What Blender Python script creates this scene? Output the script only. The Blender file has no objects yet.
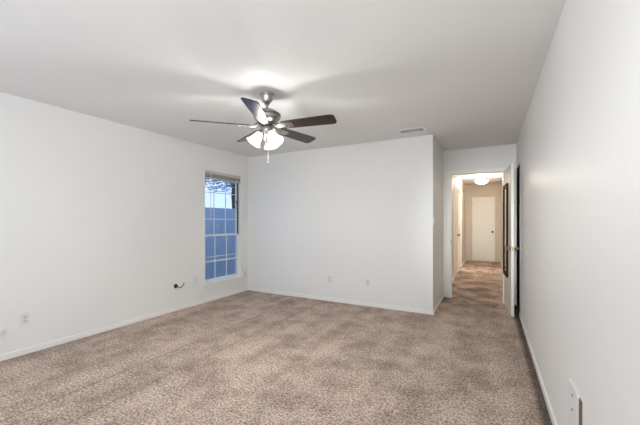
import bpy, bmesh, math, random
from mathutils import Vector, Matrix
R = math.radians
random.seed(4)
S = bpy.context.scene
COL = S.collection

# ------------------------------------------------------------------ camera
F_PX = 318.0
cam = bpy.data.cameras.new('camera')
cam.sensor_fit = 'HORIZONTAL'; cam.sensor_width = 36.0
cam.lens = F_PX / 640.0 * 36.0
cam.shift_y = 8.5 / 640.0
cam.clip_start = 0.02
camo = bpy.data.objects.new('camera', cam); COL.objects.link(camo)
camo.location = (0, 0, 1.27)
camo.rotation_euler = (R(90), 0, R(28.1))
S.camera = camo

# ------------------------------------------------------------------ world, lights, exposure
w = bpy.data.worlds.new('sky'); S.world = w; w.use_nodes = True
bg = w.node_tree.nodes['Background']
bg.inputs['Color'].default_value = (0.52, 0.65, 0.97, 1)
bg.inputs['Strength'].default_value = 1.35

def area(name, loc, rot, sx, sy, power, col=(1, 1, 1)):
    l = bpy.data.lights.new(name, 'AREA'); l.shape = 'RECTANGLE'
    l.size = sx; l.size_y = sy; l.energy = power; l.color = col
    o = bpy.data.objects.new(name, l); COL.objects.link(o)
    o.location = loc; o.rotation_euler = rot
    return o
# soft fill lamp added behind the camera, just inside a made-up window
area('rear_fill', (-1.75, -0.86, 1.35), (R(90), 0, 0), 3.0, 1.7, 22, (0.985, 1.0, 0.985))
# added fill lamp aimed upward to brighten the ceiling, no known source
area('ceiling_fill', (-0.25, -0.40, 1.70), (R(180 - 20), 0, 0), 0.6, 0.5, 19, (0.985, 1.0, 0.985))
# added fill lamp aimed down the passage to brighten the entry
fl = area('passage_fill', (0.05, -0.60, 1.75), (0, 0, 0), 0.45, 0.5, 2.8, (0.985, 1.0, 0.97))
fl.rotation_euler = Vector((0.04, 6.2, -0.66)).to_track_quat('-Z', 'Y').to_euler()
fl.data.spread = R(26)
# a second hall lamp up behind the doorway's header
area('hall_near_lamp', (-0.2, 6.6, 2.40), (0, 0, 0), 0.3, 0.3, 8, (1.0, 0.93, 0.85))
# daylight falling into the hall from the room on its left
area('daylight_side_room', (-2.15, 9.05, 1.6), (R(90), 0, R(-90)), 0.8, 1.1, 24, (1.0, 0.96, 0.91))

S.view_settings.view_transform = 'Standard'
S.view_settings.look = 'None'
S.view_settings.exposure = 0.36
S.view_settings.gamma = 1.0
S.view_settings.use_curve_mapping = False
FAN_GLOW = 3.2
BULB_GLOW = 1450.0
HALL_GLOW = 55.0

XL, XR = -3.91, 0.356          # left and right walls

# ------------------------------------------------------------------ materials
def mat(name, color, rough=0.6, metal=0.0, spec=0.5, bump=None, coat=0.0):
    m = bpy.data.materials.new(name); m.use_nodes = True
    nt = m.node_tree; b = nt.nodes['Principled BSDF']
    b.inputs['Base Color'].default_value = (*color, 1)
    b.inputs['Roughness'].default_value = rough
    b.inputs['Metallic'].default_value = metal
    b.inputs['Specular IOR Level'].default_value = spec
    b.inputs['Coat Weight'].default_value = coat
    if bump:
        scale, dist, strength = bump
        g = nt.nodes.new('ShaderNodeNewGeometry')
        n = nt.nodes.new('ShaderNodeTexNoise')
        n.inputs['Scale'].default_value = scale; n.inputs['Detail'].default_value = 3
        bp = nt.nodes.new('ShaderNodeBump')
        bp.inputs['Distance'].default_value = dist; bp.inputs['Strength'].default_value = strength
        nt.links.new(g.outputs['Position'], n.inputs['Vector'])
        nt.links.new(n.outputs['Fac'], bp.inputs['Height'])
        nt.links.new(bp.outputs['Normal'], b.inputs['Normal'])
    return m

def emit(name, color, strength, see_through=0.0):
    m = bpy.data.materials.new(name); m.use_nodes = True
    nt = m.node_tree; nt.nodes.remove(nt.nodes['Principled BSDF'])
    e = nt.nodes.new('ShaderNodeEmission')
    e.inputs['Color'].default_value = (*color, 1); e.inputs['Strength'].default_value = strength
    out = e.outputs[0]
    if see_through:                      # thin frosted glass passes part of the bulb's light
        t = nt.nodes.new('ShaderNodeBsdfTransparent'); mx = nt.nodes.new('ShaderNodeMixShader')
        mx.inputs[0].default_value = see_through
        nt.links.new(e.outputs[0], mx.inputs[1]); nt.links.new(t.outputs[0], mx.inputs[2]); out = mx.outputs[0]
    nt.links.new(out, nt.nodes['Material Output'].inputs['Surface'])
    return m

def two_tone(name, c1, c2, scale, rough=0.5, stretch=(1, 1, 1), lo=0.35, hi=0.65, spec=0.5, coat=0.0):
    m = mat(name, c1, rough, 0, spec, None, coat); nt = m.node_tree; b = nt.nodes['Principled BSDF']
    tc = nt.nodes.new('ShaderNodeTexCoord'); mp = nt.nodes.new('ShaderNodeMapping')
    mp.inputs['Scale'].default_value = stretch
    n = nt.nodes.new('ShaderNodeTexNoise'); n.inputs['Scale'].default_value = scale; n.inputs['Detail'].default_value = 4
    r = nt.nodes.new('ShaderNodeValToRGB')
    r.color_ramp.elements[0].position = lo; r.color_ramp.elements[0].color = (*c1, 1)
    r.color_ramp.elements[1].position = hi; r.color_ramp.elements[1].color = (*c2, 1)
    nt.links.new(tc.outputs['Object'], mp.inputs['Vector']); nt.links.new(mp.outputs[0], n.inputs['Vector'])
    nt.links.new(n.outputs['Fac'], r.inputs['Fac']); nt.links.new(r.outputs['Color'], b.inputs['Base Color'])
    return m

def carpet_material():
    m = mat('carpet_pile', (0.4, 0.3, 0.25), 0.95, 0, 0.1); nt = m.node_tree; b = nt.nodes['Principled BSDF']
    N = nt.nodes.new; L = nt.links.new
    g = N('ShaderNodeNewGeometry')
    def noise(scale, detail, vec=None, rough=0.55):
        n = N('ShaderNodeTexNoise'); n.inputs['Scale'].default_value = scale
        n.inputs['Detail'].default_value = detail; n.inputs['Roughness'].default_value = rough
        L(vec or g.outputs['Position'], n.inputs['Vector']); return n
    f1 = noise(60, 5, None, 0.85); fine_out = f1.outputs['Fac']
    r1 = N('ShaderNodeValToRGB')
    r1.color_ramp.elements[0].position = 0.38; r1.color_ramp.elements[0].color = (0.115, 0.076, 0.055, 1)
    r1.color_ramp.elements[1].position = 0.61; r1.color_ramp.elements[1].color = (0.90, 0.725, 0.60, 1)
    L(fine_out, r1.inputs['Fac'])
    # brushed and trodden patches: pile leaning either way
    patch = noise(3.0, 9, None, 0.72)
    r2 = N('ShaderNodeValToRGB')
    r2.color_ramp.elements[0].position = 0.38; r2.color_ramp.elements[0].color = (0.70, 0.675, 0.66, 1)
    r2.color_ramp.elements[1].position = 0.58; r2.color_ramp.elements[1].color = (1.08, 1.08, 1.08, 1)
    L(patch.outputs['Fac'], r2.inputs['Fac'])
    # vacuum stripes running down the room
    mp = N('ShaderNodeMapping'); mp.inputs['Scale'].default_value = (5.0, 0.45, 1)
    L(g.outputs['Position'], mp.inputs['Vector'])
    st = noise(1.0, 2, mp.outputs[0])
    r3 = N('ShaderNodeValToRGB')
    r3.color_ramp.elements[0].position = 0.38; r3.color_ramp.elements[0].color = (0.91, 0.905, 0.905, 1)
    r3.color_ramp.elements[1].position = 0.60; r3.color_ramp.elements[1].color = (1.05, 1.05, 1.05, 1)
    L(st.outputs['Fac'], r3.inputs['Fac'])
    def mul(a, c):
        x = N('ShaderNodeMix'); x.data_type = 'RGBA'; x.blend_type = 'MULTIPLY'; x.inputs[0].default_value = 1
        L(a, x.inputs[6]); L(c, x.inputs[7]); return x.outputs[2]
    c = mul(mul(r1.outputs['Color'], r2.outputs['Color']), r3.outputs['Color'])
    # darker edge of the pile along the right wall, and two pressed lines in the pile
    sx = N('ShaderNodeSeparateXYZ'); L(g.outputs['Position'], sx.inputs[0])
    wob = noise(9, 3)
    def math(op, a, b_=None):
        x = N('ShaderNodeMath'); x.operation = op
        for i, v in enumerate((a, b_)):
            if v is None: continue
            if isinstance(v, (int, float)): x.inputs[i].default_value = v
            else: L(v, x.inputs[i])
        return x.outputs[0]
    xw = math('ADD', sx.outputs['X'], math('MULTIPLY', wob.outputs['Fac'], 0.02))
    def ramp(v, stops):
        r = N('ShaderNodeMapRange'); r.interpolation_type = 'SMOOTHSTEP'
        r.inputs[1].default_value, r.inputs[2].default_value, r.inputs[3].default_value, r.inputs[4].default_value = stops
        L(v, r.inputs[0]); return r.outputs[0]
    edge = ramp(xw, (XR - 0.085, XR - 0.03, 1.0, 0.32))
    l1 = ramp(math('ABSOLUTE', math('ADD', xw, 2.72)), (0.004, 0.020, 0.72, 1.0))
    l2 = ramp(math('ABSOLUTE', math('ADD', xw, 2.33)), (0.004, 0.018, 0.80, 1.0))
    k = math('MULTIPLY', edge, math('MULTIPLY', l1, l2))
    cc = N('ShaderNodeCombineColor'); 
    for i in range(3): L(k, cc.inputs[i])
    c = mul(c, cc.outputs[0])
    # trodden, soiled patches in the passage and hall
    tp = noise(2.7, 7, None, 0.65)
    r4 = N('ShaderNodeValToRGB')
    r4.color_ramp.elements[0].position = 0.42; r4.color_ramp.elements[0].color = (0.50, 0.46, 0.43, 1)
    r4.color_ramp.elements[1].position = 0.56; r4.color_ramp.elements[1].color = (1, 1, 1, 1)
    L(tp.outputs['Fac'], r4.inputs['Fac'])
    zone = ramp(sx.outputs['Y'], (4.5, 5.4, 0.0, 0.8))
    x = N('ShaderNodeMix'); x.data_type = 'RGBA'; x.blend_type = 'MULTIPLY'
    L(zone, x.inputs[0]); L(c, x.inputs[6]); L(r4.outputs['Color'], x.inputs[7]); c = x.outputs[2]
    L(c, b.inputs['Base Color'])
    bp = N('ShaderNodeBump'); bp.inputs['Distance'].default_value = 0.012; bp.inputs['Strength'].default_value = 0.6
    L(fine_out, bp.inputs['Height']); L(bp.outputs['Normal'], b.inputs['Normal'])
    return m

def glass_material():
    m = bpy.data.materials.new('window_glass'); m.use_nodes = True
    nt = m.node_tree; nt.nodes.remove(nt.nodes['Principled BSDF'])
    t = nt.nodes.new('ShaderNodeBsdfTransparent'); t.inputs['Color'].default_value = (0.90, 0.94, 0.97, 1)
    g = nt.nodes.new('ShaderNodeBsdfGlossy'); g.inputs['Roughness'].default_value = 0.03
    fr = nt.nodes.new('ShaderNodeFresnel'); fr.inputs['IOR'].default_value = 1.22
    mx = nt.nodes.new('ShaderNodeMixShader')
    nt.links.new(fr.outputs[0], mx.inputs[0]); nt.links.new(t.outputs[0], mx.inputs[1]); nt.links.new(g.outputs[0], mx.inputs[2])
    nt.links.new(mx.outputs[0], nt.nodes['Material Output'].inputs['Surface'])
    return m

M = dict(
    wall=mat('white_wall_paint', (0.86, 0.857, 0.832), 0.42, 0, 0.35, (26, 0.004, 0.30)),
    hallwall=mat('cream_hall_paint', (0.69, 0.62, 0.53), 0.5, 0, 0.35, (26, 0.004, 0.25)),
    ceil=mat('ceiling_paint', (0.84, 0.84, 0.825), 0.6, 0, 0.3, (20, 0.006, 0.16)),
    trim=mat('white_gloss_trim', (0.92, 0.905, 0.87), 0.32, 0, 0.5),
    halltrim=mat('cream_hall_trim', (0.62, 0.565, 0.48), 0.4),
    door=mat('white_door_paint', (0.82, 0.80, 0.75), 0.38, 0, 0.5),
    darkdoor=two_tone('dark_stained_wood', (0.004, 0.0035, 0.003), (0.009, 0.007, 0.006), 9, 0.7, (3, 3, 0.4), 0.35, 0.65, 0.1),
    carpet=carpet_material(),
    plastic=mat('white_plastic', (0.80, 0.80, 0.78), 0.35),
    greyplastic=mat('grey_plastic', (0.70, 0.70, 0.69), 0.4),
    slot=mat('dark_slot', (0.04, 0.04, 0.04), 0.6),
    screw=mat('screw_metal', (0.35, 0.34, 0.32), 0.35, 0.8),
    nickel=mat('brushed_nickel', (0.42, 0.40, 0.375), 0.28, 1.0),
    darknickel=mat('dark_nickel', (0.16, 0.15, 0.14), 0.3, 1.0),
    brass=mat('antique_brass', (0.42, 0.34, 0.22), 0.3, 1.0),
    bronze=mat('dark_bronze', (0.05, 0.04, 0.035), 0.35, 0.7),
    blade=two_tone('walnut_fan_blade', (0.010, 0.0065, 0.005), (0.034, 0.021, 0.016), 6, 0.28, (1.2, 14, 14), 0.3, 0.7, 0.40, 0.20),
    
    shade=emit('lit_frosted_glass', (1.0, 0.975, 0.94), FAN_GLOW, 0.5),
    bulb=emit('lit_bulb', (0.985, 0.985, 0.955), BULB_GLOW),
    hallshade=emit('lit_hall_glass', (1.0, 0.90, 0.79), HALL_GLOW),
    black=mat('black_rubber', (0.010, 0.010, 0.010), 0.5),
    blackframe=mat('black_frame', (0.004, 0.004, 0.004), 0.6, 0, 0.2),
    mirror=mat('mirror_silver', (0.85, 0.86, 0.86), 0.02, 1.0),
    alu=mat('white_window_frame', (0.74, 0.80, 0.84), 0.4),
    darkalu=mat('dark_window_track', (0.06, 0.065, 0.07), 0.5),
    blind=mat('taupe_blind_slat', (0.42, 0.39, 0.35), 0.5),
    blindrail=mat('pale_blind_rail', (0.62, 0.61, 0.58), 0.45),
    glass=glass_material(),
    rawwood=two_tone('raw_brown_wood', (0.10, 0.060, 0.035), (0.20, 0.13, 0.08), 20, 0.7, (4, 4, 0.5)),
    fence=two_tone('weathered_fence', (0.42, 0.56, 0.74), (0.48, 0.62, 0.80), 8, 0.8, (4, 4, 0.5)),
    bark=two_tone('tree_bark', (0.06, 0.05, 0.04), (0.12, 0.10, 0.08), 12, 0.9),
    leaf=two_tone('tree_leaves', (0.34, 0.44, 0.46), (0.55, 0.62, 0.64), 3, 0.6),
    ground=two_tone('grass_ground', (0.09, 0.12, 0.06), (0.15, 0.17, 0.09), 6, 0.9),
    vent=mat('vent_enamel', (0.80, 0.795, 0.78), 0.45),
)

M['blade'].node_tree.nodes['Principled BSDF'].inputs['Coat Roughness'].default_value = 0.38
def make_leaf(m):
    nt = m.node_tree; b = nt.nodes['Principled BSDF']
    t = nt.nodes.new('ShaderNodeBsdfTranslucent'); a = nt.nodes.new('ShaderNodeMixShader'); a.inputs[0].default_value = 0.5
    nt.links.new(b.inputs['Base Color'].links[0].from_socket, t.inputs['Color'])
    nt.links.new(b.outputs[0], a.inputs[1]); nt.links.new(t.outputs[0], a.inputs[2])
    nt.links.new(a.outputs[0], nt.nodes['Material Output'].inputs['Surface'])
make_leaf(M['leaf'])

# ------------------------------------------------------------------ mesh helpers
def add_box(bm, x0, x1, y0, y1, z0, z1, bevel=0.0):
    vs = [bm.verts.new((x, y, z)) for x in (x0, x1) for y in (y0, y1) for z in (z0, z1)]
    fs = [bm.faces.new([vs[i] for i in q]) for q in
          ((0, 1, 3, 2), (4, 6, 7, 5), (0, 4, 5, 1), (2, 3, 7, 6), (0, 2, 6, 4), (1, 5, 7, 3))]
    if bevel > 0:
        es = list({e for f in fs for e in f.edges})
        bmesh.ops.bevel(bm, geom=es, offset=bevel, segments=2, affect='EDGES', profile=0.5)

def box(x0, x1, y0, y1, z0, z1, bevel=0.0):
    bm = bmesh.new(); add_box(bm, x0, x1, y0, y1, z0, z1, bevel); return bm

def add_lathe(bm, prof, n=28, mtx=None, cap=True):
    """prof: list of (radius, z) turned about local Z, moved by mtx."""
    mtx = mtx or Matrix.Identity(4)
    rings = []
    for r, z in prof:
        if r < 1e-6:
            rings.append([bm.verts.new(mtx @ Vector((0, 0, z)))])
        else:
            rings.append([bm.verts.new(mtx @ Vector((r * math.cos(2 * math.pi * k / n), r * math.sin(2 * math.pi * k / n), z))) for k in range(n)])
    for a, b in zip(rings, rings[1:]):
        for k in range(n):
            k2 = (k + 1) % n
            if len(a) == 1 and len(b) == 1: continue
            if len(a) == 1: bm.faces.new((a[0], b[k2], b[k]))
            elif len(b) == 1: bm.faces.new((a[k], a[k2], b[0]))
            else: bm.faces.new((a[k], a[k2], b[k2], b[k]))
    if cap:
        for rg in (rings[0], rings[-1]):
            if len(rg) > 1:
                try: bm.faces.new(rg)
                except ValueError: pass

def lathe(prof, n=28, mtx=None, cap=True):
    bm = bmesh.new(); add_lathe(bm, prof, n, mtx, cap); return bm

def axis_mtx(p, d):
    d = Vector(d).normalized()
    return Matrix.Translation(Vector(p)) @ d.to_track_quat('Z', 'Y').to_matrix().to_4x4()

def add_tube(bm, pts, rad, n=10):
    pts = [Vector(p) for p in pts]; rings = []
    for i, p in enumerate(pts):
        d = (pts[min(i + 1, len(pts) - 1)] - pts[max(i - 1, 0)])
        m = axis_mtx(p, d); r = rad[i] if isinstance(rad, (list, tuple)) else rad
        rings.append([bm.verts.new(m @ Vector((r * math.cos(2 * math.pi * k / n), r * math.sin(2 * math.pi * k / n), 0))) for k in range(n)])
    # untwist
    for i in range(1, len(rings)):
        a = rings[i - 1][0].co
        j = min(range(n), key=lambda k: (rings[i][k].co - a).length)
        rings[i] = rings[i][j:] + rings[i][:j]
    for a, b in zip(rings, rings[1:]):
        for k in range(n):
            bm.faces.new((a[k], a[(k + 1) % n], b[(k + 1) % n], b[k]))
    bm.faces.new(rings[0]); bm.faces.new(rings[-1])

def tube(pts, rad, n=10):
    bm = bmesh.new(); add_tube(bm, pts, rad, n); return bm

def add_prism(bm, outline, z0, z1):
    lo = [bm.verts.new((x, y, z0)) for x, y in outline]; hi = [bm.verts.new((x, y, z1)) for x, y in outline]
    n = len(outline)
    bm.faces.new(lo[::-1]); bm.faces.new(hi)
    for k in range(n): bm.faces.new((lo[k], lo[(k + 1) % n], hi[(k + 1) % n], hi[k]))

def obj(name, bm, material, parent=None, smooth=False, kind=None):
    bmesh.ops.recalc_face_normals(bm, faces=bm.faces)
    me = bpy.data.meshes.new(name); bm.to_mesh(me); bm.free()
    me.materials.append(material)
    if smooth:
        for p in me.polygons: p.use_smooth = True
        try: me.set_sharp_from_angle(angle=R(38))
        except Exception: pass
    o = bpy.data.objects.new(name, me); COL.objects.link(o)
    if parent: o.parent = parent
    if kind: o['kind'] = kind
    return o

def struct(name, bm, material, parent=None):
    return obj(name, bm, material, parent, kind=None if parent else 'structure')

def thing(name, label, cat, loc=(0, 0, 0), rotz=0.0, group=None):
    o = bpy.data.objects.new(name, None); COL.objects.link(o)
    o.empty_display_size = 0.1
    o.location = loc; o.rotation_euler = (0, 0, rotz)
    o['label'] = label; o['category'] = cat
    if group: o['group'] = group
    return o

# ------------------------------------------------------------------ layout numbers
YF = 4.52                      # far wall
XC = -0.68                     # outer corner of far wall / entry passage
YD = 5.65                      # wall with the bedroom doorway
H = 2.44
T = 0.12
YN = -0.88                     # wall behind the camera
HL, HR, YE = -0.70, 0.31, 11.30  # hall
DX0, DX1, DH = -0.58, 0.19, 2.05 # bedroom doorway
WY0, WY1, WZ0, WZ1 = 3.525, 4.335, 0.285, 2.06   # window
CY0, CY1 = 4.955, 5.575        # dark closet doorway in right wall

# ------------------------------------------------------------------ setting
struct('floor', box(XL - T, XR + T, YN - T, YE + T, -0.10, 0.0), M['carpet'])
struct('ceiling', box(XL - T, XR + T, YN - T, YE + T, H, H + 0.12), M['ceil'])

def wall_with_hole(axis, a0, a1, t0, t1, h0, h1, z0, z1):
    """wall running along axis from a0..a1, thickness t0..t1, hole h0..h1 x z0..z1"""
    bm = bmesh.new()
    def b(p0, p1, q0, q1):
        if p1 - p0 < 1e-6 or q1 - q0 < 1e-6: return
        if axis == 'y': add_box(bm, t0, t1, p0, p1, q0, q1)
        else: add_box(bm, p0, p1, t0, t1, q0, q1)
    b(a0, h0, 0, H); b(h1, a1, 0, H); b(h0, h1, 0, z0); b(h0, h1, z1, H)
    return bm

struct('wall_left', wall_with_hole('y', YN, YF + T, XL - T, XL, WY0, WY1, WZ0, WZ1), M['wall'])
struct('wall_far', box(XL, XC, YF, YF + T, 0, H), M['wall'])
struct('wall_entry_left', box(XC - T, XC, YF + T, YD, 0, H), M['wall'])
struct('wall_entry', wall_with_hole('x', XC - T, XR + T, YD, YD + T, DX0, DX1, 0, DH), M['wall'])
struct('wall_right', wall_with_hole('y', YN, YD, XR, XR + T, CY0, CY1, 0, 2.05), M['wall'])
struct('wall_near', wall_with_hole('x', XL - T, XR + T, YN - T, YN, -3.3, -0.2, 0.5, 2.2), M['wall'])  # window opening added along with the rear fill lamp, out of view
SY0, SY1 = 8.75, 9.50          # open doorway on the hall's left
struct('wall_hall_left', wall_with_hole('y', YD + T, YE, HL - T, HL, SY0, SY1, 0, DH), M['hallwall'])
struct('wall_hall_right', box(HR, HR + T, YD + T, YE, 0, H), M['hallwall'])
struct('wall_hall_end', box(HL - T, HR + T, YE, YE + T, 0, H), M['hallwall'])
# side room off the hall
struct('wall_side_room_near', box(-2.3, HL - T, SY0 - 0.25, SY0 - 0.13, 0, H), M['hallwall'])
struct('wall_side_room_far', box(-2.3, HL - T, SY1 + 0.13, SY1 + 0.25, 0, H), M['hallwall'])
struct('wall_side_room_left', box(-2.42, -2.3, SY0 - 0.25, SY1 + 0.25, 0, H), M['hallwall'])

def board(x0, x1, y0, y1, h=0.056):
    bm = bmesh.new(); add_box(bm, x0, x1, y0, y1, 0.0, h, 0.003); return bm
BT = 0.013
struct('baseboard_left', board(XL, XL + BT, YN, YF), M['trim'])
struct('baseboard_far', board(XL + BT, XC + BT, YF - BT, YF), M['trim'])
struct('baseboard_entry', board(XC, XC + BT, YF, YD - 0.02), M['trim'])
struct('baseboard_right', board(XR - BT, XR, YN, CY0), M['trim'])
struct('baseboard_hall_right', board(HR - BT, HR, YD + T, YE), M['trim'])
bm = board(HL, HL + BT, YD + T, 7.58); add_box(bm, HL, HL + BT, 8.54, SY0 - 0.06, 0, 0.056); add_box(bm, HL, HL + BT, SY1 + 0.06, YE, 0, 0.056)
struct('baseboard_hall_left', bm, M['trim'])

def casing_bm(axis, h0, h1, top, t0, t1, wd=0.06):
    bm = bmesh.new()
    for p0, p1, z0, z1 in ((h0 - wd, h0, 0, top + wd), (h1, h1 + wd, 0, top + wd), (h0, h1, top, top + wd)):
        if axis == 'x': add_box(bm, p0, p1, t0, t1, z0, z1, 0.003)
        else: add_box(bm, t0, t1, p0, p1, z0, z1, 0.003)
    return bm
# bedroom doorway: casing on both sides, lining between
struct('trim_1', casing_bm('x', DX0 + 0.012, DX1 - 0.012, DH - 0.012, YD - 0.015, YD), M['trim'])
struct('trim_2', casing_bm('x', DX0 + 0.012, DX1 - 0.012, DH - 0.012, YD + T, YD + T + 0.015), M['trim'])
bm = bmesh.new()
add_box(bm, DX0, DX0 + 0.012, YD, YD + T, 0, DH); add_box(bm, DX1 - 0.012, DX1, YD, YD + T, 0, DH)
add_box(bm, DX0 + 0.012, DX1 - 0.012, YD, YD + T, DH - 0.012, DH)
add_box(bm, DX0 + 0.012, DX0 + 0.022, YD + 0.045, YD + 0.08, 0, DH - 0.012)
lin = struct('trim_3', bm, M['trim'])
obj('strike_plate', box(DX0 + 0.012, DX0 + 0.015, YD + 0.008, YD + 0.034, 0.88, 0.95), M['bronze'], lin)
struct('trim_4', casing_bm('x', -0.503, 0.143, 2.03, YE - 0.022, YE), M['halltrim'])
struct('trim_5', casing_bm('y', 7.64, 8.48, 2.03, HL, HL + 0.016), M['trim'])
struct('trim_6', casing_bm('y', SY0, SY1, DH, HL, HL + 0.016), M['trim'])
struct('trim_7', casing_bm('y', CY0 + 0.004, CY1 - 0.004, 2.046, XR - 0.006, XR - 0.001, 0.006), M['trim'])

def knob(parent, p, d, material, name='door_handle'):
    prof = [(0.031, 0), (0.031, 0.004), (0.026, 0.009), (0.012, 0.012), (0.0105, 0.026), (0.018, 0.031),
            (0.0255, 0.039), (0.0265, 0.047), (0.021, 0.055), (0.010, 0.058), (0, 0.0585)]
    return obj(name, lathe(prof, 24, axis_mtx(p, d)), material, parent, True)

# door_1 : open bedroom door, standing in the passage along the right wall
d1 = thing('door_1', 'white flush bedroom door standing open against the right wall', 'door', (DX1 + 0.002, YD - 0.022, 0), 0)
d1['kind'] = 'structure'
dl = 0.765
ang = math.atan2(-0.770, 0.055)          # towards the camera, a little to the right
d1.rotation_euler = (0, 0, ang)          # local +x runs along the leaf; local +y is the room's right side
# local: left (hall) face is at y = -0 (world -x side)
obj('door_leaf', box(0, dl, 0.0, 0.035, 0.012, 2.03, 0.002), M['door'], d1)
knob(d1, (0.70, 0.0, 0.905), (0, -1, 0), M['brass'])
knob(d1, (0.70, 0.035, 0.905), (0, 1, 0), M['brass'])
obj('latch_plate', box(dl - 0.001, dl + 0.001, 0.006, 0.029, 0.875, 0.935), M['brass'], d1)
for z in (0.22, 1.02, 1.80):
    obj('hinge', lathe([(0.006, z), (0.006, z + 0.09)], 12, Matrix.Translation((0.0, 0.041, 0))), M['brass'], d1, True)

# door_2 : end of the hall
d2 = thing('door_2', 'white closed flush door at the end of the hall', 'door', (-0.18, YE, 0), 0); d2['kind'] = 'structure'
obj('door_leaf', box(-0.320, 0.320, -0.010, 0.0, 0.012, 2.027, 0.002), M['door'], d2)
knob(d2, (0.255, -0.010, 0.93), (0, -1, 0), M['bronze'])
for z in (0.22, 1.02, 1.78):
    obj('hinge', lathe([(0.006, z), (0.006, z + 0.09)], 12, Matrix.Translation((-0.322, -0.014, 0))), M['bronze'], d2, True)

# door_3 : closed door on the hall's left wall
d3 = thing('door_3', 'white closed door on the left side of the hall with a dark knob', 'door', (HL, 8.06, 0), 0); d3['kind'] = 'structure'
obj('door_leaf', box(0.0, 0.008, -0.42, 0.42, 0.012, 2.027, 0.002), M['door'], d3)
knob(d3, (0.008, 0.345, 0.93), (1, 0, 0), M['bronze'])

# door_4 : dark closed door in the right wall, behind the open one
d4 = thing('door_4', 'dark stained closed door in the right wall behind the open white door', 'door', (XR, (CY0 + CY1) / 2, 0), 0); d4['kind'] = 'structure'
hw = (CY1 - CY0) / 2 - 0.004
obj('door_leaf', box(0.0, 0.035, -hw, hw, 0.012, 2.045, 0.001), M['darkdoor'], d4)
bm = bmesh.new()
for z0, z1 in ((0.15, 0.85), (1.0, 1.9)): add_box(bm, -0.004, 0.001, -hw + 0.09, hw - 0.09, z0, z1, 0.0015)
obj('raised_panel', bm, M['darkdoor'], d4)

# window_1
win = thing('window_1', 'tall white framed sash window with divided panes in the left wall', 'window', (XL, 0, 0), 0); win['kind'] = 'structure'
gx0, gx1 = -0.112, -0.082     # frame depth behind wall face
bm = bmesh.new()
fw = 0.016
for y0, y1, z0, z1 in ((WY0, WY0 + fw, WZ0, WZ1), (WY1 - fw, WY1, WZ0, WZ1), (WY0 + fw, WY1 - fw, WZ0, WZ0 + fw), (WY0 + fw, WY1 - fw, WZ1 - fw, WZ1)):
    add_box(bm, gx0, gx1 + 0.012, y0, y1, z0, z1)
obj('window_frame', bm, M['alu'], win)
obj('side_track', box(gx1 + 0.012, gx1 + 0.022, WY1 - 0.03, WY1 - 0.001, 1.04, WZ1 - 0.09), M['darkalu'], win)
ZM = 1.04
def sash(z0, z1, xo, bars):
    bm = bmesh.new(); a0, a1 = WY0 + fw, WY1 - fw; sw = 0.018
    add_box(bm, xo, xo + 0.018, a0, a0 + sw, z0, z1); add_box(bm, xo, xo + 0.018, a1 - sw, a1, z0, z1)
    add_box(bm, xo, xo + 0.018, a0 + sw, a1 - sw, z0, z0 + 0.034); add_box(bm, xo, xo + 0.018, a0 + sw, a1 - sw, z1 - 0.034, z1)
    o = obj('sash', bm, M['alu'], win)
    g = bmesh.new(); wdt = (a1 - a0) / 3
    for k in (1, 2): add_box(g, xo + 0.004, xo + 0.014, a0 + wdt * k - 0.006, a0 + wdt * k + 0.006, z0 + 0.034, z1 - 0.034)
    for z, hb in bars:
        add_box(g, xo + 0.005, xo + 0.013, a0 + sw, a1 - sw, z - hb, z + hb)
    obj('muntin_grid', g, M['alu'], o)
    obj('pane', box(xo + 0.0085, xo + 0.0095, a0 + sw, a1 - sw, z0 + 0.034, z1 - 0.034), M['glass'], o)
sash(ZM - 0.02, WZ1 - fw, -0.110, ((1.30, 0.008), (1.735, 0.006)))
sash(WZ0 + fw, ZM + 0.014, -0.088, ((0.615, 0.012), (0.69, 0.005)))
struct('trim_8', box(XL - 0.078, XL + 0.035, WY0 - 0.035, WY1 + 0.035, WZ0 - 0.024, WZ0 + 0.002, 0.004), M['trim'])
struct('trim_9', box(XL, XL + 0.012, WY0 - 0.02, WY1 + 0.02, WZ0 - 0.075, WZ0 - 0.024, 0.002), M['trim'])

# added window frame in the unseen rear wall, goes with the fill lamp
bm = bmesh.new()
for x0, x1, z0, z1 in ((-3.3, -3.24, 0.5, 2.2), (-0.26, -0.2, 0.5, 2.2), (-3.24, -0.26, 0.5, 0.56), (-3.24, -0.26, 2.14, 2.2)):
    add_box(bm, x0, x1, YN - 0.10, YN - 0.05, z0, z1)
struct('added_rear_window', bm, M['alu'])

# outside
struct('ground', box(-16, XL - T - 0.02, -8, 24, -0.30, -0.15), M['ground'])

# ------------------------------------------------------------------ ceiling fan
FX, FY = -1.81, 2.354
fan = thing('ceiling_fan', 'dark five blade ceiling fan with nickel body and lit white glass shades', 'ceiling fan', (FX, FY, 0), R(28.1))
obj('canopy', lathe([(0.066, H), (0.068, H - 0.008), (0.066, H - 0.016), (0.056, H - 0.024), (0.050, H - 0.055), (0.038, H - 0.078), (0.020, H - 0.086), (0.0, H - 0.086)], 32), M['nickel'], fan, True)
obj('downrod', lathe([(0.0125, H - 0.08), (0.0125, 2.275)], 16), M['nickel'], fan, True)
obj('rod_collar', lathe([(0.0, H - 0.084), (0.024, H - 0.084), (0.022, H - 0.10), (0.0, H - 0.10)], 20), M['darknickel'], fan, True)
obj('motor_housing', lathe([(0.0, 2.296), (0.035, 2.296), (0.045, 2.288), (0.095, 2.276), (0.118, 2.258), (0.121, 2.240), (0.119, 2.214), (0.108, 2.196), (0.088, 2.180), (0.070, 2.166), (0.0, 2.166)], 40), M['nickel'], fan, True)
obj('housing_band', lathe([(0.1195, 2.252), (0.1245, 2.250), (0.1245, 2.232), (0.1195, 2.230)], 40, None, False), M['darknickel'], fan, True)
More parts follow.
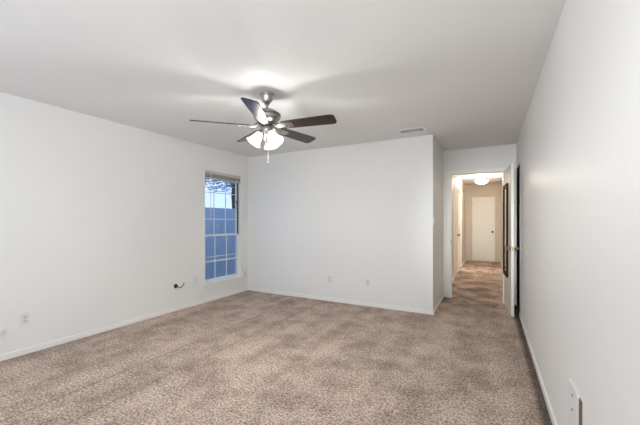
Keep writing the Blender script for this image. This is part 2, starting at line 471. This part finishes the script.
obj('flywheel', lathe([(0.0, 2.166), (0.082, 2.166), (0.084, 2.158), (0.082, 2.146), (0.0, 2.146)], 32), M['darknickel'], fan, True)
obj('switch_housing', lathe([(0.0, 2.146), (0.045, 2.146), (0.052, 2.130), (0.052, 2.095), (0.044, 2.078), (0.030, 2.066), (0.024, 2.040), (0.030, 2.020), (0.020, 2.000), (0.010, 1.985), (0.0, 1.98)], 28), M['nickel'], fan, True)

BZ = 2.135
def blade_outline():
    pts = []
    r0, r1, w0, w1 = 0.150, 0.66, 0.056, 0.068
    pts += [(r0, -w0 + 0.02), (r0 + 0.012, -w0)]
    pts += [(r1 - 0.040, -w1), (r1 - 0.018, -w1 + 0.005), (r1 - 0.006, -w1 + 0.016), (r1, -w1 + 0.034)]
    pts += [(r1, w1 - 0.034), (r1 - 0.006, w1 - 0.016), (r1 - 0.018, w1 - 0.005), (r1 - 0.040, w1)]
    pts += [(r0 + 0.012, w0), (r0, w0 - 0.02)]
    return pts
PITCH = R(-15)
for k in range(5):
    a = R(-20 + 72 * k)
    rot = Matrix.Rotation(a, 4, 'Z')
    tw = Matrix.Translation((0, 0, BZ)) @ Matrix.Rotation(PITCH, 4, 'X')
    bm = bmesh.new(); add_prism(bm, blade_outline(), 0.0, 0.008); bm.transform(tw)
    b = obj('blade', bm, M['blade'], fan)
    b.rotation_euler = (0, 0, a)
    bm = bmesh.new()
    # flat arm that widens into a plate screwed under the blade
    add_prism(bm, [(0.125, -0.030), (0.160, -0.036), (0.215, -0.036), (0.245, -0.033), (0.265, -0.024), (0.272, 0.0), (0.265, 0.024), (0.245, 0.033), (0.215, 0.036), (0.160, 0.036), (0.125, 0.030)], -0.006, 0.0)
    bm.transform(tw)
    add_tube(bm, [(0.066, 0, 2.154), (0.09, 0, 2.150), (0.12, 0, 2.136), (0.15, 0, BZ - 0.004), (0.19, 0, BZ - 0.005)], [0.016, 0.018, 0.016, 0.014, 0.010], 10)
    obj('blade_iron', bm, M['nickel'], b, True)
    for sx, sy in ((0.215, 0.024), (0.215, -0.024), (0.252, 0.0)):
        obj('screw', lathe([(0.0, -0.0095), (0.004, -0.0085), (0.0055, -0.006)], 10, tw @ Matrix.Translation((sx, sy, 0))), M['screw'], b)

for k in range(3):
    a = R(-40 + 120 * k)
    ca, sa = math.cos(a), math.sin(a)
    def P(r, z): return (r * ca, r * sa, z)
    bm = tube([P(0.026, 2.072), P(0.038, 2.086), P(0.048, 2.092), P(0.055, 2.084)], [0.009, 0.008, 0.008, 0.009], 10)
    d = Vector((0.56 * ca, 0.56 * sa, -0.83)).normalized()
    m0 = axis_mtx(P(0.050, 2.090), d) @ Matrix.Scale(0.93, 4)
    add_lathe(bm, [(0.0, -0.004), (0.022, -0.002), (0.031, 0.010), (0.035, 0.032), (0.032, 0.032)], 20, m0, False)
    arm = obj('lamp_arm', bm, M['nickel'], fan, True)
    prof = [(0.022, 0.018), (0.028, 0.026), (0.036, 0.045), (0.044, 0.070), (0.052, 0.100), (0.063, 0.126), (0.077, 0.142),
            (0.074, 0.142), (0.060, 0.124), (0.049, 0.099), (0.041, 0.070), (0.033, 0.046), (0.022, 0.030)]
    sh = lathe(prof, 32, m0, False)
    so = obj('lamp_shade', sh, M['shade'], arm, True)
    obj('bulb', lathe([(0.0, 0.038), (0.010, 0.040), (0.011, 0.048), (0.018, 0.060), (0.020, 0.071), (0.015, 0.082), (0.0, 0.088)], 20, m0), M['bulb'], arm, True)
pc = bmesh.new()
add_tube(pc, [(0.010, -0.012, 1.99), (0.012, -0.014, 1.90), (0.012, -0.014, 1.80)], 0.0026, 6)
for i in range(24): add_lathe(pc, [(0.0, -0.003), (0.0028, 0), (0.0, 0.003)], 6, Matrix.Translation((0.012, -0.014, 1.805 + i * 0.0075)))
ch = obj('pull_chain', pc, M['plastic'], fan)
obj('finial', lathe([(0.0, 1.984), (0.010, 1.98), (0.008, 1.93), (0.020, 1.922), (0.020, 1.914), (0.0, 1.905)], 16), M['nickel'], fan, True)
obj('chain_knob', lathe([(0.0, 1.803), (0.005, 1.799), (0.0055, 1.785), (0.0, 1.778)], 12, Matrix.Translation((0.012, -0.014, 0))), M['nickel'], ch, True)

# ------------------------------------------------------------------ hall ceiling light
hl = thing('hall_ceiling_light', 'lit flush dome light on the hall ceiling before the end door', 'ceiling light', (-0.19, 9.3, 0))
obj('base', lathe([(0.0, H), (0.10, H), (0.105, H - 0.015), (0.085, H - 0.030), (0.06, H - 0.055), (0.0, H - 0.055)], 28), M['brass'], hl, True)
obj('glass_bowl', lathe([(0.148, H - 0.115), (0.150, H - 0.122), (0.138, H - 0.150), (0.11, H - 0.178), (0.06, H - 0.198), (0.0, H - 0.204), ], 32, None, False), M['hallshade'], hl, True)
obj('stem', lathe([(0.008, H - 0.05), (0.008, H - 0.20), (0.012, H - 0.215), (0.0, H - 0.222)], 12), M['brass'], hl, True)

# ------------------------------------------------------------------ mirror hung on the hall side of the open door
mr = thing('door_mirror', 'tall narrow mirror in a black frame on the hall face of the open white door', 'mirror',
           (DX1 + 0.002, YD - 0.022, 0), ang)
bm = bmesh.new(); m0, m1, mz0, mz1, fr = 0.040, 0.485, 0.48, 1.80, 0.062
for x0, x1, z0, z1 in ((m0, m0 + fr, mz0, mz1), (m1 - fr, m1, mz0, mz1), (m0 + fr, m1 - fr, mz0, mz0 + fr), (m0 + fr, m1 - fr, mz1 - fr, mz1)):
    add_box(bm, x0, x1, -0.020, -0.0005, z0, z1, 0.002)
obj('frame', bm, M['blackframe'], mr)
obj('mirror_glass', box(m0 + fr, m1 - fr, -0.010, -0.002, mz0 + fr, mz1 - fr), M['mirror'], mr)

# ------------------------------------------------------------------ wall fittings
def rounded_rect(wd, ht, r=0.004, n=3):
    pts = []
    for cx, cz, a0 in ((wd / 2 - r, ht / 2 - r, 0), (-wd / 2 + r, ht / 2 - r, 90), (-wd / 2 + r, -ht / 2 + r, 180), (wd / 2 - r, -ht / 2 + r, 270)):
        for k in range(n + 1):
            a = R(a0 + 90 * k / n); pts.append((cx + r * math.cos(a), cz + r * math.sin(a)))
    return pts
XZ = Matrix.Rotation(R(90), 4, 'X')   # (x, y, z) -> (x, -z, y): prism along z becomes along -y
def plate_bm(wd, ht, th, cx=0, cz=0, y0=0.0):
    bm = bmesh.new(); add_prism(bm, [(x + cx, z + cz) for x, z in rounded_rect(wd, ht)], 0, th)
    bm.transform(XZ); bm.transform(Matrix.Scale(-1, 4, (0, 1, 0))); bm.transform(Matrix.Translation((0, y0, 0)))
    bmesh.ops.recalc_face_normals(bm, faces=bm.faces); return bm
def screw_at(parent, x, y, z):
    obj('screw', lathe([(0.0, 0), (0.0035, 0), (0.003, 0.0012), (0, 0.0015)], 10, axis_mtx((x, y, z), (0, 1, 0))), M['screw'], parent)

ROT = {'left': R(-90), 'far': R(180), 'right': R(90)}
def outlet(label, loc, wall):
    t = thing('wall_outlet', label, 'outlet', loc, ROT[wall], 'duplex wall outlets')
    obj('cover_plate', plate_bm(0.072, 0.116, 0.006), M['plastic'], t)
    for s in (1, -1):
        r = obj('receptacle', plate_bm(0.034, 0.028, 0.0025, 0, s * 0.0205, 0.0055), M['greyplastic'], t)
        bm = bmesh.new()
        for x, wz in ((-0.0065, 0.0085), (0.0065, 0.007)):
            add_box(bm, x - 0.0014, x + 0.0014, 0.0078, 0.0086, s * 0.0205 + 0.003 - wz / 2, s * 0.0205 + 0.003 + wz / 2)
        add_lathe(bm, [(0.0, 0), (0.0025, 0), (0.0025, 0.0008), (0, 0.0008)], 10, axis_mtx((0, 0.0078, s * 0.0205 - 0.008), (0, 1, 0)))
        obj('slots', bm, M['slot'], r)
    screw_at(t, 0, 0.006, 0)
    return t
outlet('white duplex outlet low on the left wall, the closest one to the camera', (XL, 1.349, 0.336), 'left')
outlet('white duplex outlet on the left wall between the window and the far corner', (XL, 4.438, 0.33), 'left')
outlet('white duplex outlet low on the far wall, the one nearer the window', (-2.234, YF, 0.35), 'far')
outlet('white duplex outlet low on the far wall, the one nearer the hall', (-1.602, YF, 0.353), 'far')

t = thing('blank_plate', 'white blank cover plate on the left wall just left of the window sill', 'wall plate', (XL, 3.335, 0.38), ROT['left'])
obj('cover_plate', plate_bm(0.070, 0.114, 0.006), M['plastic'], t); screw_at(t, 0, 0.006, 0.042); screw_at(t, 0, 0.006, -0.042)

# cable stub
t = thing('coaxial_cable', 'short black cable end curling out of the left wall beside the window', 'cable', (XL, 3.00, 0.352), ROT['left'])
obj('wall_bushing', lathe([(0.0, 0), (0.030, 0), (0.028, 0.006), (0.020, 0.016), (0.012, 0.022), (0.0, 0.024)], 16, axis_mtx((0, 0, 0), (0, 1, 0))), M['black'], t, True)
cb = obj('cord', tube([(0.0, 0.016, 0.0), (-0.005, 0.035, -0.005), (-0.025, 0.045, -0.020), (-0.055, 0.045, -0.022), (-0.085, 0.040, -0.005), (-0.105, 0.038, 0.025)], 0.006, 8), M['black'], t, True)
obj('connector', lathe([(0.0, 0), (0.008, 0), (0.008, 0.018), (0.0, 0.018)], 10, axis_mtx((-0.103, 0.038, 0.022), (-0.02, -0.002, 0.03))), M['nickel'], cb, True)

# small fitting cut by the left edge of the photo
t = thing('cable_jack', 'small white jack block low on the left wall at the photo edge', 'wall jack', (XL, 1.165, 0.258), ROT['left'])
obj('block', box(-0.026, 0.026, 0, 0.020, -0.018, 0.018, 0.003), M['plastic'], t)
obj('cover', box(-0.022, 0.022, 0.020, 0.023, -0.014, 0.014, 0.001), M['plastic'], t)

# light switch in the passage
t = thing('light_switch', 'white light switch on the passage wall just round the corner from the far wall', 'light switch', (XC, 4.60, 1.27), ROT['left'])
obj('cover_plate', plate_bm(0.072, 0.116, 0.006), M['plastic'], t)
bm = box(-0.005, 0.005, 0.005, 0.018, -0.002, 0.012, 0.001); obj('toggle', bm, M['plastic'], t)
screw_at(t, 0, 0.006, 0.030); screw_at(t, 0, 0.006, -0.030)

# access plate by the right wall (near camera): plate with an open slot at its near side
t = thing('access_plate', 'large white cover plate low on the right wall beside a brown slot', 'wall plate', (XR, 1.875, 0.362), ROT['right'])
obj('cover_plate', plate_bm(0.165, 0.25, 0.010, 0.025, 0.0), M['plastic'], t)
obj('slot_edge', box(-0.112, -0.080, 0.0, 0.006, -0.13, 0.118, 0.001), M['rawwood'], t)
obj('plate_rim', box(-0.080, -0.062, 0.0, 0.013, -0.13, 0.122, 0.002), M['plastic'], t)
for z in (0.080, 0.012):
    obj('screw', lathe([(0.0, 0), (0.006, 0), (0.0055, 0.002), (0, 0.003)], 12, axis_mtx((0.022, 0.010, z), (0, 1, 0))), M['slot'], t)

# ceiling vent
t = thing('ceiling_vent', 'white slatted air register on the ceiling near the outer wall corner', 'vent', (-0.885, 4.16, H))
bm = bmesh.new()
for x0, x1, y0, y1 in ((-0.17, 0.17, -0.085, -0.062), (-0.17, 0.17, 0.062, 0.085), (-0.17, -0.145, -0.062, 0.062), (0.145, 0.17, -0.062, 0.062)):
    add_box(bm, x0, x1, y0, y1, -0.010, -0.0005, 0.002)
obj('frame', bm, M['vent'], t)
obj('duct_shadow_plate', box(-0.145, 0.145, -0.062, 0.062, -0.003, -0.0005), M['greyplastic'], t).name = 'backing'
for k in range(7):
    bm = box(-0.145, 0.145, -0.009, 0.009, -0.0007, 0.0007)
    bm.transform(Matrix.Translation((0, -0.052 + k * 0.0173, -0.0075)) @ Matrix.Rotation(R(28), 4, 'X'))
    obj('slat', bm, M['vent'], t)

# ------------------------------------------------------------------ blind, raised
t = thing('window_blind', 'taupe slatted blind drawn up to the top of the left wall window', 'window blind', (XL, (WY0 + WY1) / 2, 0))
hy = (WY1 - WY0) / 2 - 0.008
obj('headrail', box(-0.060, -0.008, -hy, hy, 2.022, 2.057, 0.002), M['blindrail'], t)
bm = bmesh.new()
for k in range(12):
    z = 2.018 - k * 0.0045
    add_box(bm, -0.058, -0.010, -hy + 0.006, hy - 0.006, z - 0.0016, z + 0.0016)
obj('slats', bm, M['blind'], t)
obj('bottom_rail', box(-0.058, -0.010, -hy + 0.006, hy - 0.006, 1.942, 1.962, 0.003), M['blindrail'], t)
obj('tilt_wand', tube([(-0.004, -0.29, 2.03), (-0.004, -0.29, 1.30)], 0.0045, 8), M['plastic'], t, True)
c = obj('lift_cord', tube([(-0.004, 0.30, 2.03), (-0.004, 0.30, 1.62)], 0.0022, 6), M['plastic'], t)
obj('tassel', lathe([(0.0, 1.63), (0.006, 1.625), (0.010, 1.575), (0.0, 1.570)], 10, Matrix.Translation((-0.004, 0.30, 0))), M['darkalu'], c, True)

# ------------------------------------------------------------------ outside the window
t = thing('yard_fence', 'plain board fence outside seen through the lower window panes', 'fence', (-5.8, 7.0, -0.15))
bm = bmesh.new(); y = -7.0
while y < 8.0:
    add_box(bm, -0.01, 0.01, y, y + 0.142, 0.02, 1.735); y += 0.146
obj('boards', bm, M['fence'], t)
bm = bmesh.new()
for z in (0.35, 1.45): add_box(bm, -0.05, -0.01, -7, 8.0, z - 0.045, z + 0.045)
obj('rails', bm, M['fence'], t)
for k in range(7):
    obj('post', box(-0.14, -0.05, -6.9 + k * 2.4, -6.81 + k * 2.4, 0, 1.70), M['fence'], t)

def tree(label, loc, cz, n, rad):
    t = thing('tree', label, 'tree', loc)
    obj('trunk', tube([(0, 0, 0), (0.05, 0.05, 1.2), (-0.04, 0.02, 2.4), (0.05, 0, cz)], [0.16, 0.13, 0.11, 0.05], 12), M['bark'], t, True)
    bm = bmesh.new()
    for i in range(n):
        u = Vector((random.gauss(0, 1), random.gauss(0, 1), random.gauss(0, 1))).normalized() * (random.random() ** 0.4)
        p = Vector((u.x * rad[0], u.y * rad[1], cz + u.z * rad[2]))
        m = Matrix.Translation(p) @ Matrix.Rotation(random.uniform(0, 6.3), 4, 'Z') @ Matrix.Rotation(random.uniform(-1, 1), 4, 'X')
        s = random.uniform(0.06, 0.12)
        vs = [bm.verts.new(m @ Vector(q)) for q in ((-s, 0, 0), (0, -s * 0.45, 0.01), (s, 0, 0), (0, s * 0.45, 0.01))]
        bm.faces.new(vs)
    o = obj('foliage', bm, M['leaf'], t)
tree('leafy tree outside beyond the fence, seen through the top window panes', (-9.0, 9.6, -0.15), 4.1, 9000, (1.5, 3.6, 1.6))
